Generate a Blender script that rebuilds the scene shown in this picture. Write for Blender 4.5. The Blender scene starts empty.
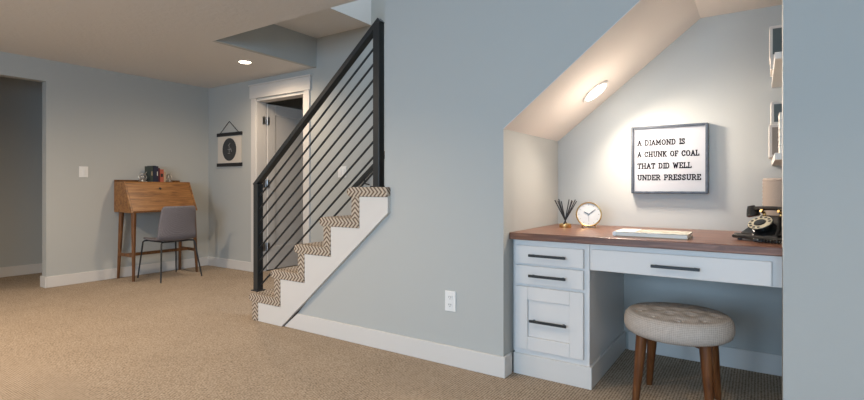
import bpy, bmesh, math, random
from mathutils import Vector, Matrix
random.seed(7)
S = bpy.context.scene
COL = S.collection
PI = math.pi

# ------------------------------------------------------------------ camera
cd = bpy.data.cameras.new('camera'); cam = bpy.data.objects.new('camera', cd); COL.objects.link(cam)
cd.sensor_width = 36; cd.lens = 491 * 36 / 864; cd.shift_y = -13 / 864; cd.clip_start = .05
cam.location = (0, 0, 1.04); cam.rotation_euler = (PI / 2, 0, math.radians(33.74))
S.camera = cam
# ------------------------------------------------------------------ view
S.view_settings.view_transform = 'Standard'; S.view_settings.look = 'None'
S.view_settings.gamma = 1; S.view_settings.use_curve_mapping = False
S.view_settings.exposure = 0.2
# ------------------------------------------------------------------ world: overcast daylight
w = bpy.data.worlds.new('world'); S.world = w; w.use_nodes = True
w.node_tree.nodes['Background'].inputs[0].default_value = (.62, .78, 1, 1)
w.node_tree.nodes['Background'].inputs[1].default_value = 1.0

def area(name, loc, rot, sx, sy, power, col, spread=PI):
    l = bpy.data.lights.new(name, 'AREA'); l.shape = 'RECTANGLE'; l.size = sx; l.size_y = sy
    l.energy = power; l.color = col; l.spread = spread
    o = bpy.data.objects.new(name, l); COL.objects.link(o); o.location = loc; o.rotation_euler = rot
    return o
# daylight entering by the windows behind the camera (in the window openings)
area('daylight_front', (-1.2, -3.55, 1.35), (PI / 2, 0, 0), 2.6, 1.3, 114, (.49, .73, 1))
area('daylight_front', (1.6, -3.55, 1.35), (PI / 2, 0, 0), 1.5, 1.3, 56, (.49, .73, 1))
# daylight falling down the stairwell from the floor above
area('daylight_stairwell', (-1.7, 3.2, 4.4), (0, 0, 0), 2.6, .9, 40, (.7, .84, 1))

def can_or_fill_light(loc, power, col=(1, .80, .60), normal=None, spot=150, rad=.06):
    l = bpy.data.lights.new('bulb_or_fill', 'SPOT' if spot else 'POINT'); l.energy = power; l.color = col
    if spot: l.spot_size = math.radians(spot); l.spot_blend = .7
    l.shadow_soft_size = rad
    o = bpy.data.objects.new('bulb_or_fill', l); COL.objects.link(o); o.location = loc
    if normal: o.rotation_euler = Vector(normal).to_track_quat('-Z', 'Y').to_euler()
    return o

# ------------------------------------------------------------------ materials
def mat(name, col, rough=.6, metal=0, spec=.5, build=None, emit=None, estr=0):
    m = bpy.data.materials.new(name); m.use_nodes = True; nt = m.node_tree
    b = nt.nodes['Principled BSDF']
    b.inputs['Base Color'].default_value = (*col, 1); b.inputs['Roughness'].default_value = rough
    b.inputs['Metallic'].default_value = metal; b.inputs['Specular IOR Level'].default_value = spec
    if emit: b.inputs['Emission Color'].default_value = (*emit, 1); b.inputs['Emission Strength'].default_value = estr
    if build: build(nt, b)
    return m
def N(nt, t, **k):
    n = nt.nodes.new(t)
    for a, v in k.items():
        if a.startswith('i_'): n.inputs[a[2:].replace('_', ' ')].default_value = v
        else: setattr(n, a, v)
    return n
def coords(nt, scale=(1, 1, 1), rot=(0, 0, 0), kind='Object'):
    tc = N(nt, 'ShaderNodeTexCoord'); mp = N(nt, 'ShaderNodeMapping')
    mp.inputs['Scale'].default_value = scale; mp.inputs['Rotation'].default_value = rot
    nt.links.new(tc.outputs[kind], mp.inputs[0]); return mp.outputs[0]
def bump(nt, b, h, strength=.2, dist=.01):
    bp = N(nt, 'ShaderNodeBump'); bp.inputs['Strength'].default_value = strength; bp.inputs['Distance'].default_value = dist
    nt.links.new(h, bp.inputs['Height']); nt.links.new(bp.outputs[0], b.inputs['Normal'])
def ramp(nt, fac, stops):
    r = N(nt, 'ShaderNodeValToRGB'); e = r.color_ramp.elements
    e[0].position, e[0].color = stops[0][0], (*stops[0][1], 1)
    e[1].position, e[1].color = stops[-1][0], (*stops[-1][1], 1)
    for p, c in stops[1:-1]:
        x = e.new(p); x.color = (*c, 1)
    nt.links.new(fac, r.inputs[0]); return r.outputs[0]
def mth(nt, op, a, b=None):
    n = N(nt, 'ShaderNodeMath', operation=op)
    for i, v in enumerate((a, b)):
        if v is None: continue
        if isinstance(v, (int, float)): n.inputs[i].default_value = v
        else: nt.links.new(v, n.inputs[i])
    return n.outputs[0]

def paint_b(scale, st):
    def f(nt, b):
        no = N(nt, 'ShaderNodeTexNoise', i_Scale=scale, i_Detail=3.0)
        nt.links.new(coords(nt), no.inputs['Vector']); bump(nt, b, no.outputs[0], st, .004)
    return f
def ceil_b(nt, b):
    no = N(nt, 'ShaderNodeTexNoise', i_Scale=22.0, i_Detail=4.0, i_Roughness=.6)
    nt.links.new(coords(nt, kind='Object'), no.inputs['Vector'])
    r = ramp(nt, no.outputs[0], [(.45, (0, 0, 0)), (.58, (1, 1, 1))])
    bump(nt, b, r, .3, .003)
def wood_b(c1, c2, c3, scale=(1.2, 14, 14), n=3.0):
    def f(nt, b):
        v = coords(nt, scale)
        no = N(nt, 'ShaderNodeTexNoise', i_Scale=n, i_Detail=6.0, i_Roughness=.62, i_Distortion=.9)
        nt.links.new(v, no.inputs['Vector'])
        c = ramp(nt, no.outputs[0], [(.3, c1), (.5, c2), (.72, c3)])
        nt.links.new(c, b.inputs['Base Color']); bump(nt, b, no.outputs[0], .08, .003)
    return f
def carpet_b(nt, b):
    v = coords(nt, (1, 1, 1), (0, 0, math.radians(0)))
    vo = N(nt, 'ShaderNodeTexVoronoi', feature='F1', i_Scale=1.0, i_Randomness=.22)
    nt.links.new(coords(nt, (72, 100, 72)), vo.inputs['Vector'])
    no = N(nt, 'ShaderNodeTexNoise', i_Scale=3.0, i_Detail=4.0)
    fi = N(nt, 'ShaderNodeTexNoise', i_Scale=80.0, i_Detail=3.0)
    for n in (no, fi): nt.links.new(v, n.inputs['Vector'])
    s = mth(nt, 'SUBTRACT', 1.0, vo.outputs['Distance'])
    s = mth(nt, 'ADD', mth(nt, 'MULTIPLY', s, .85), mth(nt, 'MULTIPLY', fi.outputs[0], .18))
    c = ramp(nt, s, [(.38, (.16, .12, .082)), (.62, (.49, .395, .30)), (.86, (.60, .50, .40))])
    mx = N(nt, 'ShaderNodeMix', data_type='RGBA', blend_type='MULTIPLY'); mx.inputs[0].default_value = .35
    nt.links.new(c, mx.inputs[6]); nt.links.new(ramp(nt, no.outputs[0], [(.35, (.8, .8, .8)), (.65, (1, 1, 1))]), mx.inputs[7])
    nt.links.new(mx.outputs[2], b.inputs['Base Color']); bump(nt, b, s, .5, .005)
def chevron_b(axis):
    # loop pile in a chevron weave, stripes running along one axis
    def f(nt, b):
        tc = N(nt, 'ShaderNodeTexCoord'); sp = N(nt, 'ShaderNodeSeparateXYZ'); nt.links.new(tc.outputs['Object'], sp.inputs[0])
        x, y, z = sp.outputs
        run, cross = (x, mth(nt, 'ADD', y, z)) if axis == 'x' else (z, mth(nt, 'ADD', x, y))
        tri = mth(nt, 'MULTIPLY', mth(nt, 'PINGPONG', mth(nt, 'ADD', cross, .679 + .512), .032), 1.0)
        q = mth(nt, 'FRACT', mth(nt, 'MULTIPLY', mth(nt, 'ADD', mth(nt, 'ADD', run, tri), 3), 31))
        q = mth(nt, 'PINGPONG', q, .5)
        c = ramp(nt, q, [(.05, (.11, .08, .06)), (.18, (.30, .23, .17)), (.36, (.56, .47, .375))])
        nt.links.new(c, b.inputs['Base Color']); bump(nt, b, q, .8, .01)
    return f
def linen_b(c1, c2, s=260):
    def f(nt, b):
        v = coords(nt)
        a = N(nt, 'ShaderNodeTexWave', bands_direction='X', i_Scale=s / 4, i_Distortion=3.0, i_Detail=3.0)
        d = N(nt, 'ShaderNodeTexWave', bands_direction='Z', i_Scale=s / 4, i_Distortion=3.0, i_Detail=3.0)
        nn = N(nt, 'ShaderNodeTexNoise', i_Scale=60.0, i_Detail=5.0)
        for q in (a, d, nn): nt.links.new(v, q.inputs['Vector'])
        h = mth(nt, 'ADD', mth(nt, 'MULTIPLY', mth(nt, 'ADD', a.outputs['Fac'], d.outputs['Fac']), .28), mth(nt, 'MULTIPLY', nn.outputs[0], .45))
        nt.links.new(ramp(nt, h, [(.25, c1), (.75, c2)]), b.inputs['Base Color']); bump(nt, b, h, .35, .003)
    return f

M = {}
M['wall'] = mat('wall_paint', (.465, .475, .455), .75, spec=.3, build=paint_b(160, .06))
M['ceiling'] = mat('ceiling_paint', (.70, .68, .65), .9, spec=.2, build=ceil_b)
M['soffit'] = mat('alcove_soffit_paint', (.74, .69, .64), .9, spec=.2, build=paint_b(60, .15))
M['trim'] = mat('trim_white', (.67, .645, .61), .42, spec=.4, build=paint_b(60, .02))
M['cab'] = mat('cabinet_white', (.72, .695, .665), .38, spec=.4, build=paint_b(60, .02))
M['carpet'] = mat('carpet', (.4, .3, .2), 1, spec=.05, build=carpet_b)
M['tread'] = mat('stair_carpet_tread', (.4, .3, .2), 1, spec=.05, build=chevron_b('x'))
M['riser'] = mat('stair_carpet_riser', (.4, .3, .2), 1, spec=.05, build=chevron_b('z'))
M['black_metal'] = mat('black_metal', (.018, .022, .024), .38, spec=.5, build=paint_b(300, .05))
M['black'] = mat('black_plain', (.012, .012, .014), .5)
M['gloss_black'] = mat('gloss_black', (.012, .012, .012), .12, spec=.7)
M['walnut_top'] = mat('walnut_top', (.2, .1, .06), .3, spec=.5, build=wood_b((.06, .022, .013), (.17, .072, .042), (.31, .155, .095), (1.0, 18, 18)))
M['walnut'] = mat('walnut', (.25, .12, .04), .38, build=wood_b((.11, .040, .010), (.27, .115, .030), (.42, .205, .065), (9, .9, 9)))
M['walnut_leg'] = mat('walnut_leg', (.2, .09, .03), .4, build=wood_b((.075, .03, .009), (.15, .062, .019), (.24, .105, .035), (16, 16, 1.5)))
M['stool_leg'] = mat('stool_leg_wood', (.2, .07, .02), .3, build=wood_b((.055, .016, .005), (.125, .042, .012), (.20, .08, .026), (18, 18, 2)))
M['chair_fabric'] = mat('grey_chair_fabric', (.2, .19, .2), .85, spec=.2, build=linen_b((.15, .14, .15), (.235, .22, .24), 300))
M['linen'] = mat('tufted_linen', (.4, .37, .33), .95, spec=.1, build=linen_b((.37, .325, .285), (.55, .485, .425), 170))
M['brass'] = mat('brass', (.75, .52, .22), .25, metal=1)
M['silver'] = mat('silver', (.62, .6, .57), .28, metal=1)
M['steel'] = mat('hinge_steel', (.5, .5, .5), .35, metal=1)
M['plastic'] = mat('white_plastic', (.8, .8, .78), .35)
M['paper'] = mat('paper', (.80, .77, .70), .8, build=paint_b(90, .03))
M['canvas'] = mat('scroll_canvas', (.66, .60, .52), .85, build=paint_b(200, .05))
M['ink'] = mat('scroll_ink', (.04, .042, .045), .8)
M['ink_grey'] = mat('scroll_grey_lines', (.30, .30, .29), .8)
M['sign_face'] = mat('sign_face', (.44, .45, .475), .9, spec=.1, build=paint_b(40, .01))
M['sign_frame'] = mat('sign_frame', (.075, .085, .11), .45, build=wood_b((.03, .036, .048), (.05, .06, .075), (.08, .095, .115), (6, 6, 6)))
M['lettering'] = mat('lettering_ink', (.012, .012, .014), .9, spec=.05)
M['face'] = mat('clock_face', (.62, .62, .60), .5)
M['cream'] = mat('dial_cream', (.42, .37, .26), .5)
M['tan'] = mat('tan_ribbed_ceramic', (.27, .225, .19), .85, build=paint_b(80, .2))
M['box_dark'] = mat('dark_green_grey_panel', (.07, .085, .08), .5)
M['box_pale'] = mat('pale_box', (.62, .58, .53), .7)
M['lamp'] = mat('lamp_lens', (1, .95, .85), .4, emit=(1, .86, .66), estr=14)
M['lamp_alcove'] = mat('alcove_lamp_lens', (1, .95, .9), .4, emit=(1, .93, .85), estr=14)
def glass_b(nt, b): b.inputs['Transmission Weight'].default_value = 1
M['glass'] = mat('glass', (.9, .93, .95), .02, build=glass_b)
def book_m(n, c, r=.5): M[n] = mat(n, c, r)
for n, c in dict(book_green=(.03, .045, .04), book_navy=(.012, .016, .04), book_wine=(.10, .012, .02), book_red=(.42, .10, .06), book_tan=(.42, .32, .22), book_dark=(.02, .02, .02)).items(): book_m(n, c)
def mag_b(nt, b):
    no = N(nt, 'ShaderNodeTexNoise', i_Scale=1.6, i_Detail=1.0, i_Distortion=1.5)
    nt.links.new(coords(nt, (3, 9, 1)), no.inputs['Vector'])
    nt.links.new(ramp(nt, no.outputs[0], [(.40, (.78, .74, .62)), (.50, (.42, .40, .28)), (.56, (.74, .70, .58))]), b.inputs['Base Color'])
M['book_cover'] = mat('printed_cover', (.7, .65, .5), .25, build=mag_b)

# ------------------------------------------------------------------ mesh helpers
WP = {}
def box(bm, x0, x1, y0, y1, z0, z1):
    v = [bm.verts.new((x, y, z)) for x in (x0, x1) for y in (y0, y1) for z in (z0, z1)]
    for f in ((0, 1, 3, 2), (4, 6, 7, 5), (0, 4, 5, 1), (2, 3, 7, 6), (0, 2, 6, 4), (1, 5, 7, 3)): bm.faces.new([v[i] for i in f])
    return v
def prism(bm, pts, axis, a0, a1):
    """extrude a 2D outline along an axis: 'y' pts=(x,z); 'x' pts=(y,z); 'z' pts=(x,y)"""
    def P(p, a): return {'y': (p[0], a, p[1]), 'x': (a, p[0], p[1]), 'z': (p[0], p[1], a)}[axis]
    A = [bm.verts.new(P(p, a0)) for p in pts]; B = [bm.verts.new(P(p, a1)) for p in pts]
    bm.faces.new(A); bm.faces.new(list(reversed(B))); n = len(pts)
    for i in range(n): bm.faces.new((A[i], B[i], B[(i + 1) % n], A[(i + 1) % n]))
def tube(bm, pts, rads, seg=12, caps=True, closed=False):
    pts = [Vector(p) for p in pts]
    if isinstance(rads, (int, float)): rads = [rads] * len(pts)
    rings = []; n = len(pts); up = None
    for i, p in enumerate(pts):
        if closed: t = pts[(i + 1) % n] - pts[i - 1]
        else: t = pts[min(i + 1, n - 1)] - pts[max(i - 1, 0)]
        t.normalize()
        if up is None: up = Vector((0, 0, 1)) if abs(t.z) < .9 else Vector((1, 0, 0))
        u = (up - t * up.dot(t)).normalized(); v = t.cross(u); up = u
        rings.append([bm.verts.new(p + (u * math.cos(a) + v * math.sin(a)) * rads[i]) for a in [2 * PI * k / seg for k in range(seg)]])
    m = n if closed else n - 1
    for i in range(m):
        A, B = rings[i], rings[(i + 1) % n]
        for k in range(seg): bm.faces.new((A[k], A[(k + 1) % seg], B[(k + 1) % seg], B[k]))
    if caps and not closed: bm.faces.new(list(reversed(rings[0]))); bm.faces.new(rings[-1])
def sqbar(bm, a, b, wy, wn):
    """square bar between a and b lying in an XZ plane; wy = width in y, wn = thickness normal to it"""
    a, b = Vector(a), Vector(b); t = (b - a).normalized(); n = Vector((-t.z, 0, t.x)); y = Vector((0, 1, 0))
    vs = [bm.verts.new(p + n * sn * wn / 2 + y * sy * wy / 2) for p in (a, b) for sn in (-1, 1) for sy in (-1, 1)]
    for f in ((0, 1, 3, 2), (4, 6, 7, 5), (0, 4, 5, 1), (2, 3, 7, 6), (0, 2, 6, 4), (1, 5, 7, 3)): bm.faces.new([vs[i] for i in f])
def lathe(bm, prof, seg=32, M4=None, c=(0, 0, 0)):
    """profile (r,z) revolved about z, closed at both ends when r=0"""
    c = Vector(c); rings = []
    for r, z in prof:
        if r < 1e-6: vs = [bm.verts.new((0, 0, z))]
        else: vs = [bm.verts.new((r * math.cos(2 * PI * k / seg), r * math.sin(2 * PI * k / seg), z)) for k in range(seg)]
        rings.append(vs)
    for A, B in zip(rings, rings[1:]):
        for k in range(seg):
            j = (k + 1) % seg
            if len(A) == 1 and len(B) == 1: continue
            if len(A) == 1: bm.faces.new((A[0], B[j], B[k]))
            elif len(B) == 1: bm.faces.new((A[k], A[j], B[0]))
            else: bm.faces.new((A[k], A[j], B[j], B[k]))
    for r in rings:
        for v in r:
            co = v.co
            if M4: co = M4 @ co
            v.co = co + c
def obj(name, bm, m, parent=None, bevel=0, smooth=False, seg=2, **tagk):
    bmesh.ops.recalc_face_normals(bm, faces=bm.faces)
    me = bpy.data.meshes.new(name)
    lo = Vector([min(v.co[i] for v in bm.verts) for i in range(3)]); hi = Vector([max(v.co[i] for v in bm.verts) for i in range(3)])
    c = (lo + hi) / 2
    for v in bm.verts: v.co -= c
    bm.to_mesh(me); bm.free()
    o = bpy.data.objects.new(name, me); COL.objects.link(o); me.materials.append(m)
    WP[o.name] = c
    if parent: o.parent = parent; o.location = c - WP[parent.name]
    else: o.location = c
    if smooth:
        for p in me.polygons: p.use_smooth = True
        if smooth == 'auto':
            try: me.set_sharp_from_angle(angle=math.radians(40))
            except Exception: pass
    if bevel:
        b = o.modifiers.new('bevel', 'BEVEL'); b.width = bevel; b.segments = seg; b.limit_method = 'ANGLE'; b.angle_limit = math.radians(40)
    for k, v in tagk.items(): o[k] = v
    return o
def BM(): return bmesh.new()
def boxo(name, dims, m, parent=None, bevel=.002, **k):
    bm = BM(); box(bm, *dims); return obj(name, bm, m, parent, bevel, **k)
def struct(name, bm, m, parent=None, **k):
    o = obj(name, bm, m, parent, **k)
    if not parent: o['kind'] = 'structure'
    return o
def thing(name, loc, label, cat, group=None):
    o = bpy.data.objects.new(name, None); COL.objects.link(o); o.location = loc; o.empty_display_size = .1
    WP[o.name] = Vector(loc); o['label'] = label; o['category'] = cat
    if group: o['group'] = group
    return o
def dup(o, dloc, parent=None):
    c = o.copy(); COL.objects.link(c)
    if parent: c.parent = parent
    c.location = o.location + Vector(dloc)
    WP[c.name] = (WP[parent.name] if parent else Vector((0, 0, 0))) + c.location
    for ch in [x for x in bpy.data.objects if x.parent == o]: dup(ch, (0, 0, 0), c)
    return c

# ------------------------------------------------------------------ layout numbers (metres)
XL, YD, YA = -6.115, 3.79, 2.447          # left wall face, rear (door) wall face, stair wall face
TA = .12                                   # stair wall thickness
ZC = 2.353                                 # ceiling
AX0, AX1, AY = -1.165, .078, 3.32          # alcove opening and back wall
AZ0, ASL, AZ1 = 1.362, .79, 2.050          # alcove soffit
AXR = .40                                  # hidden right side wall of the alcove
AXS = AX0 + (AZ1 - AZ0) / ASL
WX0, WX1, ZR = -4.06, -3.27, 2.677         # ceiling recess over the stairs
RISE, RUN, SX = .208, .262, -3.307         # stairs: SX = face of first riser
BB = .115                                  # baseboard height

# ------------------------------------------------------------------ room shell
bm = BM(); box(bm, -8.4, 3.2, -4, 6.2, -.12, 0); struct('floor', bm, M['carpet'])
# left wall with its opening into the hall
bm = BM(); box(bm, XL - .11, XL, 2.0, YD + .12, 0, ZC); box(bm, XL - .11, XL, 1.15, 2.0, 2.13, ZC); box(bm, XL - .11, XL, -3.75, 1.15, 0, ZC)
struct('wall_left', bm, M['wall'])
bm = BM(); box(bm, -7.37, -7.26, -.5, 4.2, 0, ZC); struct('wall_hall', bm, M['wall'])
bm = BM(); box(bm, -7.26, XL - .11, 4.05, 4.2, 0, ZC); struct('wall_hall_end', bm, M['wall'])
bm = BM(); box(bm, -7.26, XL - .11, -.5, -.35, 0, ZC); struct('wall_hall_start', bm, M['wall'])
# rear wall with doorway
DX0, DX1, DZ = -5.10, -4.25, 2.10
bm = BM(); prism(bm, [(XL, 0), (DX0, 0), (DX0, DZ), (DX1, DZ), (DX1, 0), (1.2, 0), (1.2, 4.6), (WX0, 4.6), (WX0, ZC + .4), (XL, ZC + .4)], 'y', YD, YD + .12)
struct('wall_rear', bm, M['wall'])
# stair wall, cut by the alcove
zs = lambda x: RISE + (x - SX) * RISE / RUN - .30
bm = BM(); prism(bm, [(-2.93, 0), (AX0, 0), (AX0, AZ0), (AXS, AZ1), (AX1, AZ1), (AX1, 0), (3.0, 0), (3.0, 4.6), (-1.998, 4.6), (-1.998, zs(-1.998))], 'y', YA, YA + TA)
struct('wall_stairs', bm, M['wall'])
# alcove
bm = BM(); box(bm, AX0 - .1, AX0, YA + TA, AY + .1, 0, AZ0); box(bm, AX0 - .1, AX0, YA + TA - .002, YA + TA, 0, AZ0)
struct('wall_alcove_left', bm, M['wall'])
bm = BM(); box(bm, AX0, AXR, AY, AY + .1, 0, AZ1 + .05); struct('wall_alcove_back', bm, M['wall'])
bm = BM(); box(bm, AXR, AXR + .1, YA + TA, AY + .1, 0, AZ1 + .05); struct('wall_alcove_right', bm, M['wall'])
bm = BM(); prism(bm, [(AX0 + .0005, AZ0 - .005), (AXS, AZ1 - .005), (AXR, AZ1 - .005), (AXR, AZ1 + .05), (AXS - .02, AZ1 + .05), (AX0 - .1, AZ0 + .03), (AX0 - .1, AZ0)], 'y', YA + .0008, AY)
struct('ceiling_alcove', bm, M['soffit'])
# ceiling, with the opening over the stairs
bm = BM()
box(bm, -7.37, -1.998, -3.75, 2.58, ZC, ZC + .30); box(bm, -1.998, 3.0, -3.75, YA, ZC, ZC + .30); box(bm, -7.37, WX0 - .05, 2.58, YD, ZC, ZC + .30); box(bm, -7.37, XL, YD, 4.2, ZC, ZC + .30)
struct('ceiling', bm, M['ceiling'])
bm = BM(); box(bm, WX0 - .05, WX0, 2.58, YD, ZC, ZR + .1); struct('wall_stairwell_bulkhead', bm, M['wall'])
bm = BM(); box(bm, WX0, WX1 - .03, 2.58, YD, ZR, ZR + .1); struct('ceiling_stairwell', bm, M['ceiling'])
bm = BM(); box(bm, WX1 - .03, WX1, 2.58, YD, ZR, 4.6); struct('wall_stairwell_upper', bm, M['trim'])
bm = BM(); box(bm, WX0, -1.998, 2.50, 2.58, ZC + .30, 4.6); struct('wall_stairwell_side', bm, M['wall'])
bm = BM(); box(bm, 1.1, 1.2, YA + TA, YD, 0, 4.6); struct('wall_stairwell_end', bm, M['wall'])
bm = BM(); box(bm, WX1, 1.2, 2.45, YD + .12, 4.6, 4.7); struct('ceiling_upper', bm, M['ceiling'])
# walls behind the camera, with the windows the daylight comes through
def wall_with_hole(name, axis, a0, a1, u0, u1, holes):
    bm = BM(); us = [u0]
    for h in holes: us += [h[0], h[1]]
    us.append(u1)
    def bx(a, b, z0, z1):
        if axis == 'y': box(bm, a, b, a0, a1, z0, z1)
        else: box(bm, a0, a1, a, b, z0, z1)
    for i in range(0, len(us), 2): bx(us[i], us[i + 1], 0, ZC)
    for h in holes: bx(h[0], h[1], 0, .68); bx(h[0], h[1], 2.02, ZC)
    struct(name, bm, M['wall'])
wall_with_hole('wall_front', 'y', -3.75, -3.6, XL, 3.0, [(-2.52, .12), (.83, 2.37)])
wall_with_hole('wall_right', 'x', 3.0, 3.12, -3.75, YA + TA, [])
def window(name, axis, a, u0, u1):
    bm = BM()
    def bx(p, q, z0, z1):
        if axis == 'y': box(bm, p, q, a, a + .05, z0, z1)
        else: box(bm, a, a + .05, p, q, z0, z1)
    bx(u0, u1, .68, .74); bx(u0, u1, 1.96, 2.02); bx(u0, u0 + .06, .74, 1.96); bx(u1 - .06, u1, .74, 1.96)
    bx((u0 + u1) / 2 - .02, (u0 + u1) / 2 + .02, .74, 1.96)
    struct(name, bm, M['trim'])
window('window_1', 'y', -3.70, -2.52, .12); window('window_2', 'y', -3.70, .83, 2.37)
# closet behind the door
bm = BM(); box(bm, -6.2, -5.9, YD + .12, 5.7, 0, 2.5); box(bm, -3.6, -3.3, YD + .12, 5.7, 0, 2.5); box(bm, -6.2, -3.3, 5.6, 5.7, 0, 2.5)
struct('wall_closet', bm, M['wall'])
bm = BM(); box(bm, -6.2, -3.3, YD + .12, 5.7, 2.42, 2.5); struct('ceiling_closet', bm, M['ceiling'])

# baseboards
def bboard(name, segs):
    bm = BM()
    for s in segs: box(bm, *s, 0, BB)
    return struct(name, bm, M['trim'], bevel=.004)
bboard('baseboard_left', [(XL, XL + .015, 2.0, YD), (XL - .125, XL + .015, 1.985, 2.0)])
bboard('baseboard_rear', [(XL + .015, -5.19, YD - .015, YD)])
bboard('baseboard_rear_stairs', [(-4.16, SX + .1, YD - .015, YD)])
bboard('baseboard_hall', [(-7.26, -7.245, -.35, 4.05)])
bm = BM(); prism(bm, [(-2.955, 0), (AX0 + .015, 0), (AX0 + .015, BB), (-2.955 + BB * RUN / RISE, BB)], 'y', YA - .015, YA)
box(bm, AX0, AX0 + .015, YA, 2.53, 0, BB)
struct('baseboard_stairs', bm, M['trim'], bevel=.004)
bboard('baseboard_alcove', [(-.70, AXR, AY - .015, AY)])
bboard('baseboard_pier', [(AX1 + .02, 3.0, YA - .015, YA)])

# door casing and leaf
bm = BM()
box(bm, DX0 - .09, DX0, YD - .018, YD, 0, 2.118); box(bm, DX1, DX1 + .09, YD - .018, YD, 0, 2.118)
struct('trim_1', bm, M['trim'], bevel=.003)
bm = BM(); box(bm, DX0 - .11, DX1 + .11, YD - .026, YD, 2.118, 2.27); box(bm, DX0 - .125, DX1 + .125, YD - .036, YD, 2.27, 2.288)
struct('trim_2', bm, M['trim'], bevel=.003)
bm = BM(); box(bm, DX0, DX0 + .018, YD - .01, YD + .125, 0, DZ - .018); box(bm, DX1 - .018, DX1, YD - .01, YD + .125, 0, DZ - .018); box(bm, DX0, DX1, YD - .01, YD + .125, DZ - .018, DZ)
struct('trim_3', bm, M['trim'], bevel=.002)
dl = BM(); y0, y1 = YD + .135, YD + .135 + .80
xa, xb = DX0 - .005, DX0 + .03
box(dl, xa, xb, y0, y0 + .12, .012, 2.07); box(dl, xa, xb, y1 - .12, y1, .012, 2.07)
box(dl, xa, xb, y0 + .12, y1 - .12, .012, .30); box(dl, xa, xb, y0 + .12, y1 - .12, 1.94, 2.07)
door = struct('door_1', dl, M['trim'], bevel=.004)
struct('door_panel', (lambda b: (box(b, xa + .01, xb - .010, y0 + .11, y1 - .11, .29, 1.95), b)[1])(BM()), M['trim'], door)
for z in (.30, 1.08, 1.86):
    bm = BM(); tube(bm, [(DX0 + .034, YD + .13, z - .05), (DX0 + .034, YD + .13, z + .05)], .009)
    box(bm, DX0 + .018, DX0 + .022, YD + .07, YD + .125, z - .048, z + .048); box(bm, xb, xb + .003, y0, y0 + .03, z - .048, z + .048)
    obj('hinge', bm, M['steel'], door, label='steel hinge')

# ------------------------------------------------------------------ staircase
st = thing('staircase', (SX, YA, 0), 'carpeted stairs climbing to the right with a white side board', 'staircase')
NS = 7
YS0, YS1 = YA - .035, YD - .02
for n in range(NS):
    x = SX + RUN * n; z = RISE * (n + 1)
    ya = YS0 if n < 5 else YA + TA
    xe = x + RUN + .07 if n != 4 else -1.952
    bm = BM(); r = .032
    pts = [(xe, z), (xe, z - .064)]
    for k in range(7):
        a = -PI / 2 - PI * k / 6; pts.append((x - .008 + r * math.cos(a), z - .032 + r * math.sin(a)))
    prism(bm, pts[:], 'y', ya, YS1)
    if n == 4:
        bmesh.ops.transform(bm, matrix=Matrix.Identity(4), verts=bm.verts)
    obj('carpeted_tread', bm, M['tread'], st, bevel=.006)
    bm = BM(); box(bm, x, x + .07, ya + .003, YS1, z - RISE, z - .062); obj('carpeted_riser', bm, M['riser'], st, bevel=.004)
# white side board under the treads
pts = [(SX + .06, 0), (-2.965, 0), (-1.952, (-1.952 + 2.965) * .865), (-1.952, RISE * 5 - .055)]
for n in range(4, 0, -1):
    x = SX + RUN * n; pts += [(x + .06, RISE * (n + 1) - .055), (x + .06, RISE * n - .055)]
pts += [(SX + .06, RISE - .055)]
bm = BM(); prism(bm, pts, 'y', YA - .028, YA + .0); obj('side_board', bm, M['trim'], st, bevel=.002, label='white side board')
# rough carriage body under the visible steps
pts = [(SX + .045, 0), (-2.95, 0), (1.0, zs(1.0) - .02), (1.0, RISE * 13 - .12)]
# railing
PX0, PX1, PY = -3.355, -2.10, YA + .06
rl = thing('stair_railing', (PX0, PY, RISE), 'black metal railing with slanted horizontal bars on the carpeted stairs', 'railing')
PT0, PT1 = 1.064, 2.112
pw = .027
boxo('post', (PX0 - pw, PX0 + pw, PY - pw, PY + pw, RISE, PT0), M['black_metal'], rl, .003, label='short bottom post')
boxo('post', (PX1 - pw, PX1 + pw, PY - pw, PY + pw, RISE * 5, PT1 + .01), M['black_metal'], rl, .003, label='tall top post')
for px_, zb in ((PX0, RISE), (PX1, RISE * 5)):
    boxo('base_plate', (px_ - .04, px_ + .04, PY - .04, PY + .04, zb, zb + .008), M['black_metal'], rl, .001)
sl = (PT1 - PT0) / (PX1 - PX0)
bm = BM(); sqbar(bm, (PX0 - pw, PY, PT0 - .012), (PX1 + pw - .005, PY, PT0 - .012 + sl * (PX1 - PX0 + 2 * pw - .005)), .052, .034)
obj('handrail', bm, M['black_metal'], rl, .003)
for i in range(1, 10):
    za = PT0 - .012 - .103 * i; xs = PX0 + pw - .004
    if i == 9: xs = SX + RUN * 3 - .005
    bm = BM(); f = lambda X: (X, PY, za + sl * (X - PX0))
    tube(bm, [f(xs), f(PX1 - pw + .004)], .0075, 8); obj('bar', bm, M['black_metal'], rl, smooth='auto')
# handrail on the far wall
hr = thing('wall_handrail', (-3.5, YD - .07, 1.0), 'black handrail fixed to the wall behind the stairs', 'handrail')
bm = BM(); sqbar(bm, (-3.50, YD - .07, .985), (-.6, YD - .07, .985 + 2.9 * .8), .04, .04); obj('rail', bm, M['black_metal'], hr, .004)
for X in (-3.3, -2.0, -.8):
    bm = BM(); zz = .985 + (X + 3.5) * .8 - .02; tube(bm, [(X, YD - .07, zz), (X, YD - .07, zz - .05), (X, YD, zz - .06)], .007, 8); obj('bracket', bm, M['black_metal'], hr)

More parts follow.
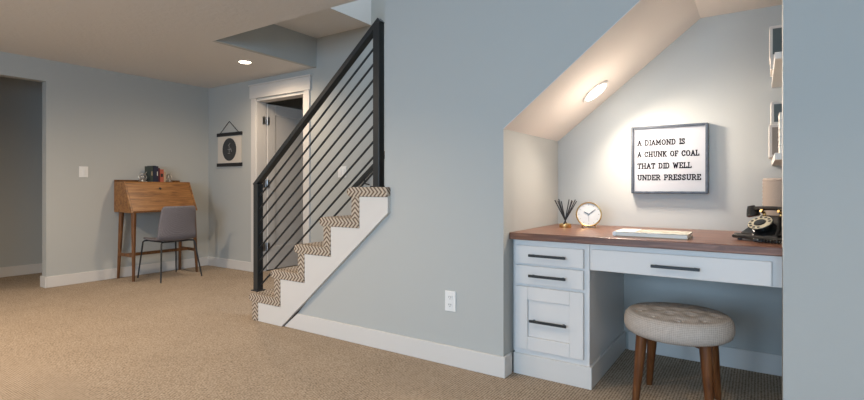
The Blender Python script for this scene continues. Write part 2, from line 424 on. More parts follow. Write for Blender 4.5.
# ------------------------------------------------------------------ built-in desk
CY = 2.555      # plane of the cabinet box front
CH = .749
CX0, CX1 = AX0 + .018, -.722
cab = thing('drawer_cabinet', (CX0, CY, 0), 'white three-drawer cabinet under the left end of the wooden desktop', 'cabinet')
bm = BM(); box(bm, CX0, CX1 - .008, CY, AY, BB - .01, CH); obj('body', bm, M['cab'], cab, .002)
bm = BM(); box(bm, CX0 - .002, CX1 + .006, CY - .014, AY - .001, 0, BB); obj('plinth', bm, M['trim'], cab, .003)
boxo('filler_strip', (AX0 + .001, CX0, CY + .02, CY + .04, BB, CH), M['cab'], cab, .001)
def pull(parent, xc, yf, zc, L, label=None):
    bm = BM(); box(bm, xc - L / 2, xc + L / 2, yf - .032, yf - .022, zc - .007, zc + .007)
    for s in (-1, 1): box(bm, xc + s * (L / 2 - .02) - .006, xc + s * (L / 2 - .02) + .006, yf - .022, yf, zc - .005, zc + .005)
    return obj('handle', bm, M['black_metal'], parent, .0015, label='black bar handle')
dx0, dx1 = CX0 + .012, CX1 - .035
for z0, z1, shaker in ((.619, .717, 0), (.508, .607, 0), (.146, .492, 1)):
    yf = CY - .02
    if not shaker:
        bm = BM(); box(bm, dx0, dx1, yf, CY, z0, z1)
    else:
        bm = BM(); e = .072
        box(bm, dx0, dx0 + e, yf, CY, z0, z1); box(bm, dx1 - e, dx1, yf, CY, z0, z1); box(bm, dx0 + e, dx1 - e, yf, CY, z0, z0 + e); box(bm, dx0 + e, dx1 - e, yf, CY, z1 - e, z1)
        box(bm, dx0 + e, dx1 - e, yf + .012, CY, z0 + e, z1 - e)
    d = obj('drawer', bm, M['cab'], cab, .0025)
    pull(d, (dx0 + dx1) / 2 + .002, yf + (.012 if shaker else 0) - (.0 if shaker else 0), (z0 + z1) / 2 - (.010 if shaker else 0), .205)
# long desk drawer unit
du = thing('desk_drawer_unit', (CX1, CY, .66), 'wide shallow white drawer unit under the wooden desktop above the stool', 'drawer unit')
AXE = AXR - .002
bm = BM(); box(bm, CX1 - .006, AXE, CY, CY + .02, .612, CH); box(bm, CX1 - .006, AXE, CY + .02, AY, .612, .624); box(bm, CX1 - .006, AXE, CY + .02, CY + .5, .742, CH)
obj('body', bm, M['cab'], du, .0015)
d = boxo('drawer', (CX1 + .006, .042, CY - .02, CY, .616, .722), M['cab'], du, .0025)
pull(d, -.328, CY - .02, .666, .205)
# worktop
o = boxo('desktop', (AX0 + .001, AXR - .002, YA + .072, AY, CH, .787), M['walnut_top'], None, .003, label='dark walnut desktop spanning the lit alcove', category='desktop')

# ------------------------------------------------------------------ stool
sx, sy = -.332, 2.628
stl = thing('stool', (sx, sy, 0), 'round tufted linen stool on four brown wooden legs under the desk', 'stool')
prof = [(0, .336), (.185, .335), (.215, .338), (.232, .350), (.239, .370), (.239, .395), (.233, .418), (.218, .434)]
prof += [(.218 * (1 - k / 14), .434 + .016 * math.sin(PI / 2 * k / 14)) for k in range(1, 14)] + [(0, .450)]
bm = BM(); lathe(bm, prof, 72, c=(sx, sy, 0))
btn = [(0, 0)] + [(.085 * math.cos(2 * PI * k / 6 + .3), .085 * math.sin(2 * PI * k / 6 + .3)) for k in range(6)] + [(.165 * math.cos(2 * PI * k / 9), .165 * math.sin(2 * PI * k / 9)) for k in range(9)]
for v in bm.verts:
    if v.co.z > .425:
        for bx_, by_ in btn:
            dd = math.hypot(v.co.x - sx - bx_, v.co.y - sy - by_); v.co.z -= .012 * math.exp(-(dd / .022) ** 2)
seat = obj('seat', bm, M['linen'], stl, smooth=True)
for bx_, by_ in btn:
    bm = BM(); lathe(bm, [(0, -.004), (.009, -.003), (.011, 0), (.007, .004), (0, .005)], 12, c=(sx + bx_, sy + by_, .432 + .0 * bx_)); obj('button', bm, M['linen'], seat, smooth=True)
v = Vector((math.cos(0), 0, 0))
va = Vector((-.0386 * .8316 + .2196 * -.5554, -.0386 * .5554 + .2196 * .8316, 0))
for k in range(4):
    q = Matrix.Rotation(k * PI / 2, 3, 'Z') @ va
    top = Vector((sx, sy, .337)) + q * .84; ft = Vector((sx, sy, 0)) + q * 1.0
    bm = BM(); tube(bm, [ft, ft.lerp(top, .3), ft.lerp(top, .7), top], [.015, .019, .024, .026], 16); obj('leg', bm, M['stool_leg'], stl, smooth='auto')
for k in range(2):
    q = (Matrix.Rotation(k * PI / 2, 3, 'Z') @ va) * .80; n = Vector((-q.y, q.x, 0)).normalized() * .014
    bm = BM(); vs = []
    for p in (Vector((sx, sy, 0)) + q, Vector((sx, sy, 0)) - q):
        for nn in (n, -n):
            for z in (.312, .336): vs.append(bm.verts.new((p.x + nn.x, p.y + nn.y, z + (.006 * 0))))
    for f in ((0, 1, 3, 2), (4, 6, 7, 5), (0, 4, 5, 1), (2, 3, 7, 6), (0, 2, 6, 4), (1, 5, 7, 3)): bm.faces.new([vs[i] for i in f])
    obj('cross_rail', bm, M['stool_leg'], stl, .002)

# ------------------------------------------------------------------ sign
SF = AY - .045
sg = thing('framed_sign', (-.464, AY, 1.0), 'square framed sign with a diamond and coal quote on the alcove wall', 'sign')
X0, X1, Z0, Z1 = -.676, -.252, 1.0, 1.417; e = .014
bm = BM(); box(bm, X0, X0 + e, SF, AY, Z0, Z1); box(bm, X1 - e, X1, SF, AY, Z0, Z1); box(bm, X0 + e, X1 - e, SF, AY, Z0, Z0 + e); box(bm, X0 + e, X1 - e, SF, AY, Z1 - e, Z1)
obj('frame', bm, M['sign_frame'], sg, .002)
boxo('panel', (X0 + e, X1 - e, SF + .012, AY - .004, Z0 + e, Z1 - e), M['sign_face'], sg, 0)
# slab-serif letters as strokes on a 0..w x 0..1 field
def sr(x, y, h=.13): return [(x - h, y), (x + h, y)]
G = {
 'A': (.9, [[(.1, 0), (.45, 1)], [(.45, 1), (.8, 0)], [(.24, .34), (.66, .34)], sr(.1, 0), sr(.8, 0)]),
 'D': (.85, [[(.15, 0), (.15, 1)], [(.02, 0), (.45, 0), (.68, .15), (.75, .5), (.68, .85), (.45, 1), (.02, 1)]]),
 'I': (.4, [[(.2, 0), (.2, 1)], sr(.2, 0, .15), sr(.2, 1, .15)]),
 'M': (1.05, [[(.15, 0), (.15, 1), (.52, .3), (.9, 1), (.9, 0)], sr(.15, 0), sr(.9, 0), sr(.1, 1, .1), sr(.95, 1, .1)]),
 'O': (.9, [[(.45, 0), (.18, .12), (.08, .5), (.18, .88), (.45, 1), (.72, .88), (.82, .5), (.72, .12), (.45, 0)]]),
 'N': (.95, [[(.15, 0), (.15, 1), (.8, 0), (.8, 1)], sr(.15, 0), sr(.8, 1), sr(.1, 1, .1)]),
 'S': (.75, [[(.1, .28), (.1, .0), (.1, .12), (.35, 0), (.6, .12), (.62, .32), (.35, .5), (.12, .66), (.14, .88), (.36, 1), (.6, .86), (.6, 1), (.6, .72)]]),
 'C': (.85, [[(.75, .25), (.62, .08), (.42, 0), (.18, .12), (.08, .5), (.18, .88), (.42, 1), (.7, .85), (.72, 1), (.72, .68)]]),
 'H': (.95, [[(.17, 0), (.17, 1)], [(.78, 0), (.78, 1)], [(.17, .5), (.78, .5)], sr(.17, 0), sr(.78, 0), sr(.17, 1), sr(.78, 1)]),
 'U': (.92, [[(.17, 1), (.17, .3), (.27, .07), (.46, 0), (.66, .07), (.76, .3), (.76, 1)], sr(.17, 1), sr(.76, 1)]),
 'K': (.92, [[(.17, 0), (.17, 1)], [(.75, 1), (.2, .42)], [(.35, .6), (.78, 0)], sr(.17, 0), sr(.17, 1), sr(.78, 0, .1), sr(.75, 1, .1)]),
 'F': (.75, [[(.17, 0), (.17, 1)], [(.02, 1), (.68, 1), (.68, .78)], [(.17, .52), (.5, .52)], sr(.17, 0, .15)]),
 'L': (.75, [[(.17, 0), (.17, 1)], [(.02, 0), (.68, 0), (.68, .25)], sr(.17, 1)]),
 'T': (.82, [[(.41, 0), (.41, 1)], [(.06, .76), (.06, 1), (.76, 1), (.76, .76)], sr(.41, 0, .15)]),
 'W': (1.15, [[(.12, 1), (.34, 0), (.57, .8), (.8, 0), (1.02, 1)], sr(.12, 1, .12), sr(1.02, 1, .12)]),
 'E': (.78, [[(.17, 0), (.17, 1)], [(.02, 1), (.68, 1), (.68, .78)], [(.17, .52), (.5, .52)], [(.02, 0), (.7, 0), (.7, .24)]]),
 'P': (.8, [[(.17, 0), (.17, 1)], [(.02, 1), (.5, 1), (.7, .88), (.7, .6), (.5, .46), (.17, .46)], sr(.17, 0, .15)]),
 'R': (.9, [[(.17, 0), (.17, 1)], [(.02, 1), (.5, 1), (.7, .88), (.7, .62), (.5, .5), (.17, .5)], [(.45, .5), (.78, 0)], sr(.17, 0), sr(.8, 0, .08)]),
}
def write(bm, text, x, z, h, w, y, th):
    tot = sum(G[c][0] if c != ' ' else .55 for c in text); s = w / tot
    for c in text:
        if c == ' ': x += .55 * s; continue
        for stx in G[c][1]:
            for a, b in zip(stx, stx[1:]):
                A = Vector((x + a[0] * s * .84, z + a[1] * h)); B = Vector((x + b[0] * s * .84, z + b[1] * h)); t = (B - A)
                if t.length < 1e-6: continue
                t.normalize(); n = Vector((-t.y, t.x)) * th / 2; A -= t * th * .4; B += t * th * .4
                vs = [bm.verts.new((p.x, yy, p.y)) for yy in (y, y - .001) for p in (A + n, B + n, B - n, A - n)]
                for f in ((0, 1, 2, 3), (7, 6, 5, 4), (0, 4, 5, 1), (1, 5, 6, 2), (2, 6, 7, 3), (3, 7, 4, 0)): bm.faces.new([vs[i] for i in f])
        x += G[c][0] * s
for txt, z, w_ in (('A DIAMOND IS', 1.300, .270), ('A CHUNK OF COAL', 1.228, .345), ('THAT DID WELL', 1.156, .305), ('UNDER PRESSURE', 1.084, .355)):
    bm = BM(); write(bm, txt, X0 + .036, z, .030, w_, SF + .012, .0060); obj('lettering', bm, M['lettering'], sg)

# ------------------------------------------------------------------ recessed lights
def recessed(loc, nrm, r, label, lens, power, col, grp=None, spot=172, fill_glow=0, aim=None):
    t = thing('recessed_light', loc, label, 'ceiling light', grp)
    q = Vector(nrm).to_track_quat('Z', 'Y').to_matrix().to_4x4()
    bm = BM(); lathe(bm, [(r * .78, -.004), (r * .80, .004), (r, .006), (r * 1.03, 0), (r * .78, -.004)], 40, q, loc); obj('trim_ring', bm, M['trim'], t, smooth='auto')
    bm = BM(); lathe(bm, [(0, .002), (r * .79, .002), (r * .79, -.004), (0, -.004)], 40, q, loc); obj('lens', bm, lens, t)
    can_or_fill_light(Vector(loc) + Vector(nrm) * (.03 if spot else .10), power, col, aim or nrm, spot)
    if fill_glow: can_or_fill_light(Vector(loc) + Vector(nrm) * .28 + Vector((0, -.14, 0)), fill_glow, col, nrm, 0, rad=.08)  # added fill light hanging in mid-air below the lens, no bulb there
recessed((-4.50, 3.20, ZC), (0, 0, -1), .075, 'round recessed ceiling light in front of the door', M['lamp'], 52, (1, .78, .56))
nrm = Vector((ASL, 0, -1)).normalized()
recessed((-.828, 3.03, AZ0 + ASL * (-.831 - AX0) - .010), tuple(nrm), .090, 'round recessed light in the sloped alcove ceiling', M['lamp_alcove'], 48, (1, .85, .71), spot=172, fill_glow=4.2, aim=(.58, -.36, -.8))
for (x, y, pw_) in ((-4.3, .5, 160), (-2.0, 1.15, 48), (.75, 1.0, 40), (-4.3, -1.8, 130), (-1.7, -1.9, 100)):  # unseen lamps; those nearest the stair wall placed to warm its lower part
    recessed((x, y, ZC), (0, 0, -1), .075, 'unseen round recessed ceiling light out in the room', M['lamp'], pw_, (1, .78, .56), 'unseen room ceiling lights', spot=172 if x < -3 else 122)

# ------------------------------------------------------------------ wall plates
def plate(name, wall, loc, wdt, h, label, cat, kind):
    t = thing(name, loc, label, cat); x, y, z = loc
    def bx(u0, u1, d0, d1, z0, z1):
        if wall == 'y': return (x + u0, x + u1, y - d1, y - d0, z + z0, z + z1)
        return (x + d0, x + d1, y + u0, y + u1, z + z0, z + z1)
    boxo('plate', bx(-wdt / 2, wdt / 2, 0, .006, -h / 2, h / 2), M['plastic'], t, .0015)
    if kind == 'outlet':
        for s in (-1, 1):
            r = boxo('receptacle', bx(-.016, .016, .006, .009, s * .022 - .014, s * .022 + .014), M['plastic'], t, .002)
            bm = BM()
            for a, b, c, d in ((-.008, -.005, -.002, .008), (.005, .008, -.002, .008), (-.002, .002, -.010, -.006)): box(bm, *bx(a, b, .0085, .0095, s * .022 + c, s * .022 + d))
            obj('slots', bm, M['black'], r)
    else:
        n = 2 if kind == 'double' else 1
        for k in range(n):
            u = (k - (n - 1) / 2) * .046
            boxo('rocker', bx(u - .016, u + .016, .006, .011, -.033, .033), M['plastic'], t, .002)
plate('wall_outlet', 'y', (-1.503, YA, .374), .072, .118, 'white outlet on the wall between the stairs and the alcove', 'outlet', 'outlet')
plate('light_switch', 'x', (XL, 2.335, 1.205), .085, .118, 'white light switch on the wall left of the writing desk', 'light switch', 'single')
plate('light_switch', 'y', (-3.67, YD, 1.20), .12, .118, 'white double switch plate seen through the stair railing', 'light switch', 'double')

# ------------------------------------------------------------------ hanging scroll on the rear wall
hs = thing('hanging_scroll', (-5.72, YD, 1.2), 'canvas scroll print with a dark round moon hanging beside the door', 'wall hanging')
HX0, HX1, HZ0, HZ1 = -5.905, -5.38, 1.325, 1.715
boxo('canvas', (HX0 + .012, HX1 - .012, YD - .008, YD - .006, HZ0, HZ1), M['canvas'], hs, 0)
for z, nm in ((HZ1, 'rod'), (HZ0, 'rod')): boxo(nm, (HX0, HX1, YD - .018, YD, z - .022, z + .022), M['black'], hs, .003)
bm = BM(); xc = (HX0 + HX1) / 2; tube(bm, [(HX0 + .07, YD - .010, HZ1 + .02), (xc, YD - .008, HZ1 + .165), (HX1 - .07, YD - .010, HZ1 + .02)], .004, 6); obj('cord', bm, M['black'], hs)
bm = BM(); lathe(bm, [(0, 0), (.145, 0), (.145, .0016), (0, .0016)], 48, Matrix.Rotation(PI / 2, 4, 'X'), (xc, YD - .008, 1.52)); pr = obj('round_print', bm, M['ink'], hs)
bm = BM()
for a, b in (((-.03, .0), (.03, .0)), ((0, -.04), (0, .05)), ((-.02, .05), (.02, .08)), ((-.03, -.05), (.02, -.05)), ((.03, .02), (.05, -.03))):
    tube(bm, [(xc + a[0], YD - .0102, 1.52 + a[1]), (xc + b[0], YD - .0102, 1.52 + b[1])], .003, 6)
obj('fine_lines', bm, M['ink_grey'], pr)

# ------------------------------------------------------------------ writing desk
WXb, WXf, WXt = XL + .018, -5.69, -5.865
WY0, WY1, WZ0, WZ1 = 2.63, 3.385, .756, 1.10
wd = thing('writing_desk', (WXb, WY0, 0), 'walnut slant-front writing desk on tapered legs against the left wall', 'desk')
prof = [(WXb, WZ0), (WXf, WZ0), (WXt, WZ1), (WXb, WZ1)]
inner = lambda: None
for ya_, yb_ in ((WY0, WY0 + .018), (WY1 - .018, WY1)):
    bm = BM(); prism(bm, prof, 'y', ya_, yb_); obj('side_panel', bm, M['walnut'], wd, .0015)
boxo('top', (WXb, WXt - .004, WY0 + .018, WY1 - .018, WZ1 - .018, WZ1), M['walnut'], wd, .001)
boxo('bottom', (WXb, WXf - .008, WY0 + .018, WY1 - .018, WZ0, WZ0 + .018), M['walnut_leg'], wd, .001)
boxo('back_panel', (WXb, WXb + .01, WY0 + .018, WY1 - .018, WZ0 + .018, WZ1 - .018), M['walnut_leg'], wd, 0)
boxo('gallery_rail', (WXb, WXb + .010, WY0, WY1, WZ1, WZ1 + .022), M['walnut_leg'], wd, .001)
t_ = Vector((WXt - WXf, 0, WZ1 - WZ0)).normalized(); nn_ = Vector((t_.z, 0, -t_.x))
A_ = Vector((WXf, 0, WZ0)) + t_ * .008 - nn_ * .004; B_ = Vector((WXt, 0, WZ1)) - t_ * .012 - nn_ * .004
bm = BM(); prism(bm, [(A_.x, A_.z), (B_.x, B_.z), ((B_ - nn_ * .016).x, (B_ - nn_ * .016).z), ((A_ - nn_ * .016).x, (A_ - nn_ * .016).z)], 'y', WY0 + .021, WY1 - .021)
ff = obj('drop_front', bm, M['walnut'], wd, .001)
mid = A_.lerp(B_, .80) + nn_ * .002
bm = BM(); lathe(bm, [(0, .004), (.012, .003), (.016, 0), (0, -.003)], 20, nn_.to_track_quat('Z', 'Y').to_matrix().to_4x4(), (mid.x, (WY0 + WY1) / 2, mid.z)); obj('finger_pull', bm, M['black'], ff, smooth=True)
for (tx, ty, fx, fy) in ((WXf - .03, WY0 + .035, WXf - .045, WY0 + .04), (WXb + .10, WY0 + .035, WXb + .02, WY0 + .035), (WXf - .03, WY1 - .035, WXf - .055, WY1 + .022), (WXb + .10, WY1 - .035, WXb + .02, WY1 - .01)):
    bm = BM(); tube(bm, [(fx, fy, 0), (tx, ty, WZ0)], [.014, .026], 16); obj('leg', bm, M['walnut_leg'], wd, smooth='auto')
for y_ in (WY0 + .038, WY1 - .012): boxo('side_stretcher', (WXb + .055, WXf - .035, y_ - .009, y_ + .009,   .262, .296), M['walnut_leg'], wd, .002)
boxo('long_stretcher', (-5.905, -5.875, WY0 + .045, WY1 - .018,   .262, .296), M['walnut_leg'], wd, .002)

# books and bookends
def book(name, y0, y1, h, dpt, m, label, x0=-6.05, tilt=0):
    t = thing(name, (x0, y0, WZ1), label, 'book', 'books on the writing desk')
    xf = x0 + dpt; bm = BM(); c = .003
    box(bm, x0, xf, y0, y0 + c, WZ1, WZ1 + h); box(bm, x0, xf, y1 - c, y1, WZ1, WZ1 + h); box(bm, xf - c, xf, y0 + c, y1 - c, WZ1, WZ1 + h)
    obj('cover', bm, M[m], t, .001)
    boxo('pages', (x0 + .004, xf - c, y0 + c, y1 - c, WZ1 + .003, WZ1 + h - .004), M['paper'], t, 0)
    if 'label' in label or m == 'book_green':
        tc = .0006; bm = BM(); box(bm, xf, xf + tc, y0 + .009, y1 - .009, WZ1 + h * .40, WZ1 + h * .66)
        obj('spine_label', bm, M[{'book_green': 'book_tan', 'book_navy': 'paper', 'book_red': 'book_dark'}[m]], t)
    return t
Y = 2.94
for nm, wdt, h, dp, m, lb in (('hardback_book', .030, .185, .14, 'book_green', 'tall very dark green book, leftmost on the writing desk'),
                              ('hardback_book', .034, .190, .145, 'book_navy', 'tall navy book between the dark green and wine red books'),
                              ('hardback_book', .026, .185, .14, 'book_navy', 'dark navy book with pale spine label beside the wine red book'),
                              ('hardback_book', .024, .165, .13, 'book_wine', 'wine red book standing left of the orange red book'),
                              ('hardback_book', .046, .150, .125, 'book_red', 'short orange red book with dark label on the writing desk'),
                              ('hardback_book', .028, .125, .12, 'book_tan', 'small tan book beside the right bookend')):
    book(nm, Y, Y + wdt - .001, h, dp, m, lb); Y += wdt
def bookend(y, label):
    t = thing('bookend', (-5.98, y, WZ1), label, 'bookend', 'silver bookends on the writing desk')
    boxo('foot', (-6.02, -5.94, y - .03, y + .03, WZ1, WZ1 + .006), M['silver'], t, .001)
    for k, ax in enumerate(((1, 0, 0), (.3, 1, 0), (.2, .3, 1), (.9, -.8, .3))):
        q = Vector(ax).normalized().to_track_quat('Z', 'Y').to_matrix(); bm = BM(); r = .046 - k * .003
        tube(bm, [Vector((-5.98, y, WZ1 + .052)) + q @ Vector((r * math.cos(a), r * math.sin(a), 0)) for a in [2 * PI * j / 28 for j in range(28)]], .0042, 8, closed=True)
        obj('ring', bm, M['silver'], t, smooth=True)
    bm = BM(); tube(bm, [(-5.98, y, WZ1 + .004), (-5.98, y, WZ1 + .012)], .008, 10); obj('stem', bm, M['silver'], t)
    bm = BM(); tube(bm, [(-5.98 - .02, y - .03, WZ1 + .012), (-5.98 + .02, y + .035, WZ1 + .115)], .0035, 8); obj('arrow', bm, M['silver'], t)
bookend(2.885, 'silver openwork bookend left of the books')
bookend(Y + .052, 'silver openwork bookend right of the books')

# ------------------------------------------------------------------ grey chair
ch = thing('side_chair', (-5.66, 3.02, 0), 'grey shell chair on thin black legs pushed under the writing desk', 'chair')
cx, cy = -5.66, 3.02
# seat shell: u along x (front = -x), v across
def sheet(name, fn, nu, nv, th, m):
    bm = BM(); g = [[bm.verts.new(fn(i / nu, j / nv)) for j in range(nv + 1)] for i in range(nu + 1)]
    for i in range(nu):
        for j in range(nv): bm.faces.new((g[i][j], g[i + 1][j], g[i + 1][j + 1], g[i][j + 1]))
    o = obj(name, bm, m, ch, smooth=True); s = o.modifiers.new('solid', 'SOLIDIFY'); s.thickness = th; s.offset = 0
    b = o.modifiers.new('sub', 'SUBSURF'); b.levels = 1; b.render_levels = 1; return o
def seat_fn(u, v):
    s = v * 2 - 1; hw = .215 - .02 * (1 - u) ** 3 - .0 * u
    if u < .12: hw *= .86 + .14 * (u / .12)
    x = cx - .235 + .44 * u
    z = .445 + .020 * s * s - .012 * math.sin(PI * u) - (.012 * (1 - u / .12) if u < .12 else 0)
    return (x, cy + s * hw, z)
def back_fn(u, v):
    s = v * 2 - 1; hw = .218 - .03 * u
    if u > .85: hw *= 1 - .10 * ((u - .85) / .15) ** 2
    if u < .3: x = cx + .205 + .045 * math.sin(PI / 2 * u / .3); z = .445 + .020 * s * s + .075 * (1 - math.cos(PI / 2 * u / .3)) + .02 * u / .3
    else: x = cx + .25 + .055 * (u - .3) / .7; z = .540 + .29 * (u - .3) / .7
    x -= .035 * s * s * min(1, u * 2)
    if u >= .3: z -= 0
    return (x, cy - .028 + s * hw * 1.04, z)
sheet('seat', seat_fn, 12, 10, .022, M['chair_fabric']); sheet('backrest', back_fn, 14, 10, .020, M['chair_fabric'])
for (tx, ty, fx, fy) in ((-.17, -.16, -.255, -.22), (.17, -.16, .275, -.235), (-.17, .16, -.275, .235), (.17, .16, .24, .255)):
    bm = BM(); tube(bm, [(cx + fx, cy + fy, 0), (cx + tx * 1.18, cy + ty * 1.18, .415), (cx + tx * 1.1, cy + ty * 1.1, .426), (cx + tx, cy + ty * .9, .428)], [.0075, .0095, .0095, .0095], 10); obj('leg', bm, M['black_metal'], ch, smooth='auto')
bm = BM()
for s in (-1, 1): tube(bm, [(cx - .17, cy + s * .15, .427), (cx + .17, cy + s * .15, .427)], .008, 8)
tube(bm, [(cx - .17, cy - .15, .427), (cx - .17, cy + .15, .427)], .008, 8); tube(bm, [(cx + .17, cy - .15, .427), (cx + .17, cy + .15, .427)], .008, 8)
obj('under_frame', bm, M['black_metal'], ch, smooth='auto')

# ------------------------------------------------------------------ things on the desktop
ZT = .787
rd = thing('reed_diffuser', (-1.012, 3.015, ZT), 'brass dish with black reeds standing left of the clock', 'reed diffuser')
bm = BM(); lathe(bm, [(0, 0), (.036, 0), (.037, .003), (.037, .022), (.034, .024), (.03, .020), (0, .018)], 32, c=(-1.012, 3.015, ZT)); obj('dish', bm, M['brass'], rd, smooth='auto')
rr = Vector((.8316, .5554, 0)); ffw = Vector((-.5554, .8316, 0))
for a, dep in ((-.062, .01), (-.050, -.015), (-.036, .02), (-.028, -.01), (.028, .015), (.038, -.012), (.050, .02), (.060, -.01), (.072, .005)):
    b0 = Vector((-1.012, 3.015, ZT + .020)) + rr * (-.30 * a) * .6; p1 = Vector((-1.012, 3.015, ZT + .175 + random.uniform(-.012, .01))) + rr * a + ffw * dep
    bm = BM(); tube(bm, [b0, p1], .0034, 6); obj('reed', bm, M['black'], rd)

ck = thing('desk_clock', (-.888, 3.09, ZT), 'round white-faced clock in a brass case on the desktop', 'clock')
kc = Vector((-.888, 3.09, ZT + .082)); kn = (Vector((-.15, 0, 1.03)) - Vector((kc.x, kc.y, 1.03))); kn = Vector((.30, -1, .22)).normalized()
kq = kn.to_track_quat('Z', 'Y').to_matrix().to_4x4()
bm = BM(); lathe(bm, [(0, -.045), (.045, -.044), (.066, -.032), (.076, -.008), (.078, .006), (.075, .012), (.070, .010), (.069, .004), (0, .004)], 48, kq, kc); case = obj('case', bm, M['brass'], ck, smooth='auto')
bm = BM(); lathe(bm, [(0, .004), (.069, .004), (.069, .006), (0, .006)], 48, kq, kc); fc = obj('face', bm, M['face'], ck)
def on_face(pts, w, nm, par, z=.008):
    bm = BM(); tube(bm, [kc + (kq @ Vector((p[0], p[1], z))) for p in pts], w, 6); return obj(nm, bm, M['black'], par)
def pol(r, deg): a = math.radians(90 - deg); return (r * math.cos(a), r * math.sin(a))
on_face([(0, 0), pol(.032, -60)], .0018, 'hour_hand', fc); on_face([(0, 0), pol(.050, 52)], .0014, 'minute_hand', fc); on_face([(0, 0), pol(.046, 180)], .0007, 'second_hand', fc)
for k in range(12):
    bm = BM(); tube(bm, [kc + (kq @ Vector((*pol(.056, 30 * k), .0068))), kc + (kq @ Vector((*pol(.062, 30 * k), .0068)))], .0010, 6); obj('hour_mark', bm, M['black'], fc)
for s in (-1, 1):
    bm = BM(); b_ = kc + rr * s * .042; tube(bm, [(b_.x, b_.y, ZT), (b_.x - .004 * s, b_.y, ZT + .020)], [.004, .006], 10); obj('foot', bm, M['brass'], ck)

bk = thing('coffee_table_book', (-.46, 2.73, ZT), 'large pale hardback book lying flat on the desktop in front of the sign', 'book')
bx0, bx1, by0, by1 = -.630, -.285, 2.625, 2.83
boxo('pages', (bx0 + .006, bx1 - .004, by0 + .004, by1 - .004, ZT + .004, ZT + .021), M['paper'], bk, .001)
boxo('cover', (bx0, bx1, by0, by1, ZT, ZT + .004), M['book_tan'], bk, .001, label='tan back cover')
boxo('front_cover', (bx0 + .01, bx1, by0, by1, ZT + .021, ZT + .0245), M['book_cover'], bk, .001, label='printed front cover in cream and olive')
bm = BM(); prism(bm, [(bx0 + .012, ZT + .0004), (bx0 + .004, ZT + .001), (bx0 - .003, ZT + .007), (bx0 - .003, ZT + .019), (bx0 + .004, ZT + .0245), (bx0 + .10, ZT + .026), (bx0 + .10, ZT + .0245), (bx0 + .012, ZT + .0235)], 'y', by0, by1); obj('spine', bm, M['plastic'], bk, .0008, label='white glossy spine')

# old rotary telephone, partly behind the pier
ph = thing('rotary_telephone', (.08, 2.84, ZT), 'old black rotary telephone at the right end of the desktop', 'telephone')
pc = Vector((.045, 2.83, ZT)); pr_ = Matrix.Rotation(math.radians(-33), 4, 'Z')     # local -y is the dial side
T = lambda p: pc + (pr_ @ Vector(p))
def pbox_taper(b, rings):
    L = []
    for (hx, y0_, y1_, z) in rings: L.append([b.verts.new(T(p)) for p in ((-hx, y0_, z), (hx, y0_, z), (hx, y1_, z), (-hx, y1_, z))])
    b.faces.new(list(reversed(L[0]))); b.faces.new(L[-1])
    for A, B in zip(L, L[1:]):
        for k in range(4): b.faces.new((A[k], A[(k + 1) % 4], B[(k + 1) % 4], B[k]))
bm = BM(); pbox_taper(bm, [(.105, -.125, .10, .008), (.108, -.128, .103, .014), (.108, -.128, .103, .024), (.098, -.118, .094, .032)]); obj('base', bm, M['gloss_black'], ph, .006, seg=3)
bm = BM(); pbox_taper(bm, [(.090, -.105, .085, .030), (.074, -.062, .07, .060), (.058, -.030, .055, .092), (.045, -.012, .040, .118)]); obj('housing', bm, M['gloss_black'], ph, .010, seg=3)
for s in (-1, 1):
    for y_ in (-.10, .08):
        bm = BM(); c_ = T((s * .085, y_, 0)); tube(bm, [c_, c_ + Vector((0, 0, .010))], .010, 10); obj('foot', bm, M['black'], ph)
dn = (pr_ @ Vector((0, -.55, .83))).normalized(); dq = dn.to_track_quat('Z', 'Y').to_matrix().to_4x4(); dc = T((0, -.080, .082))
bm = BM(); lathe(bm, [(0, -.022), (.040, -.022), (.046, -.002), (.052, .0), (.052, .004), (0, .004)], 40, dq, dc); obj('dial_base', bm, M['gloss_black'], ph, smooth='auto')
bm = BM(); lathe(bm, [(.026, .004), (.050, .004), (.050, .007), (.026, .007), (.026, .004)], 40, dq, dc); dr = obj('number_ring', bm, M['cream'], ph, label='cream dial ring')
for k in range(10):
    a = math.radians(20 + 30 * k); p = dc + dq @ Vector((.040 * math.cos(a), .040 * math.sin(a), .0072))
    bm = BM(); lathe(bm, [(0, 0), (.0065, 0), (.0065, .001), (0, .001)], 12, dq, p); obj('finger_hole', bm, M['black'], dr)
bm = BM(); lathe(bm, [(0, .004), (.024, .004), (.022, .010), (0, .011)], 24, dq, dc); obj('dial_hub', bm, M['gloss_black'], ph, smooth='auto')
for s in (-1, 1):
    bm = BM(); tube(bm, [T((s * .035, .01, .110)), T((s * .040, .01, .128)), T((s * .040, -.014, .140))], .007, 10); obj('cradle_prong', bm, M['brass'], ph)
bm = BM(); tube(bm, [T((x, .01, .142 + .010 * math.cos(x / .10 * PI / 2))) for x in (-.09, -.06, -.03, 0, .03, .06, .09)], [.015, .012, .010, .010, .010, .012, .015], 16)
for s in (-1, 1):
    lathe(bm, [(0, .016), (.016, .014), (.022, .0), (.029, -.026), (.030, -.036), (.022, -.040), (0, -.040)], 24, pr_ @ Matrix.Rotation(s * .25, 4, 'Y'), T((s * .100, .01, .146)))
obj('handset', bm, M['gloss_black'], ph, smooth='auto')
bm = BM(); base_pts = [Vector((.16, 2.645, 0)), Vector((.08, 2.645, 0)), Vector((.00, 2.67, 0)), Vector((-.02, 2.70, 0)), Vector((.02, 2.715, 0)), Vector((.07, 2.705, 0))]
def cat(P, t):
    n = len(P) - 1; s = min(int(t * n), n - 1); f = t * n - s; return P[s].lerp(P[s + 1], f)
pts = []
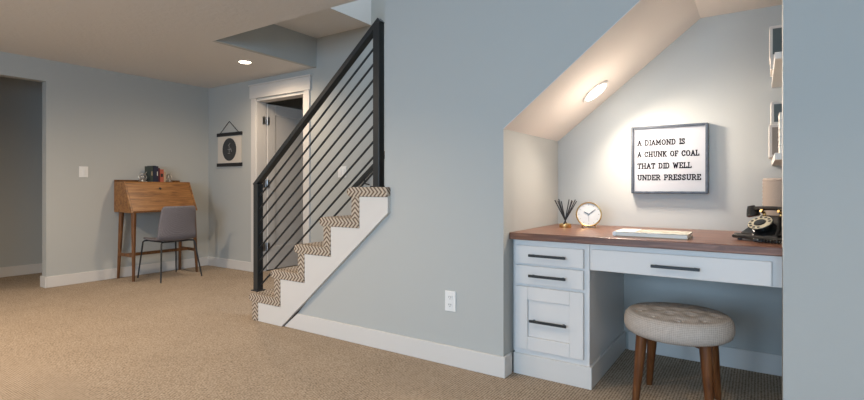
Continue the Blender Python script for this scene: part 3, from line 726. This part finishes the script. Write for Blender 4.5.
for k in range(420):
    t = k / 419; c_ = cat(base_pts, t); a = t * 2 * PI * 34
    d_ = (cat(base_pts, min(1, t + .01)) - cat(base_pts, max(0, t - .01))).normalized(); nrm_ = Vector((-d_.y, d_.x, 0))
    pts.append(c_ + nrm_ * .0075 * math.cos(a) + Vector((0, 0, ZT + .0095 + .0075 * math.sin(a))))
tube(bm, pts, .0021, 5); obj('coiled_cord', bm, M['gloss_black'], ph, smooth=True)

tv = thing('ribbed_canister', (.125, 3.12, ZT), 'tan woven canister standing behind the black telephone', 'canister')
bm = BM(); pf = [(0, 0), (.105, 0)]
for k in range(30): z = .004 + k * .0098; pf.append((.112 + (.0035 if k % 2 else 0), z))
pf += [(.110, .298), (.100, .298), (.100, .05), (0, .05)]
lathe(bm, pf, 56, c=(.125, 3.12, ZT)); obj('body', bm, M['tan'], tv, smooth='auto')

# ------------------------------------------------------------------ shelves on the alcove's right side and what stands on them
SXL = .053
for z, lb, nm in ((1.157, 'lower white shelf at the right side of the alcove', 'wall_shelf'), (1.59, 'upper white shelf at the right side of the alcove', 'wall_shelf')):
    boxo(nm, (SXL, AXR, YA + TA + .01, AY, z, z + .030), M['trim'], None, .002, label=lb, category='shelf', group='white alcove shelves')
def shelf_box(x0, x1, y0, y1, z0, z1, label, mb, mp, cat_='box'):
    t = thing('storage_box', ((x0 + x1) / 2, (y0 + y1) / 2, z0), label, cat_)
    boxo('body', (x0, x1, y0, y1, z0, z1), mb, t, .002)
    boxo('panel', (x0 + .012, x1 - .012, y0 - .003, y0, z0 + .014, z1 - .014), mp, t, .001, label='dark front panel' if mp is M['box_dark'] else 'pale front panel')
    return t
zt = 1.187
shelf_box(.038, .25, 2.98, 3.16, zt, zt + .165, 'pale box under the dark-fronted box on the lower shelf', M['box_pale'], M['tan'])
shelf_box(.046, .20, 3.00, 3.15, zt + .165, zt + .282, 'dark-fronted box stacked on the pale box, lower shelf', M['box_pale'], M['box_dark'])
zt = 1.620
shelf_box(.044, .25, 2.94, 3.14, zt, zt + .060, 'pale low box under the dark-fronted box on the upper shelf', M['box_pale'], M['box_pale'])
shelf_box(.040, .20, 2.95, 3.12, zt + .060, zt + .215, 'dark-fronted box stacked on the pale low box, upper shelf', M['box_pale'], M['box_dark'])
# stack of books standing near the pier on the lower shelf
zz = 1.187
for k in range(5):
    t = thing('stacked_book', (.19, 2.72, zz), ['cream', 'white', 'grey', 'cream', 'white'][k] + ' book stacked on the lower alcove shelf', 'book', 'stacked books on the lower shelf')
    h = .036
    t['label'] = 'pale book lying in the stack on the lower alcove shelf'
    boxo('pages', (.072, .25, 2.63, 2.80, zz + .003, zz + h - .003), M['paper'], t, 0)
    bm = BM(); box(bm, .070, .255, 2.627, 2.803, zz, zz + .003); box(bm, .070, .255, 2.627, 2.803, zz + h - .003, zz + h); box(bm, .252, .255, 2.627, 2.803, zz + .003, zz + h - .003)
    obj('cover', bm, [M['box_pale'], M['plastic']][k % 2], t, 0); zz += h
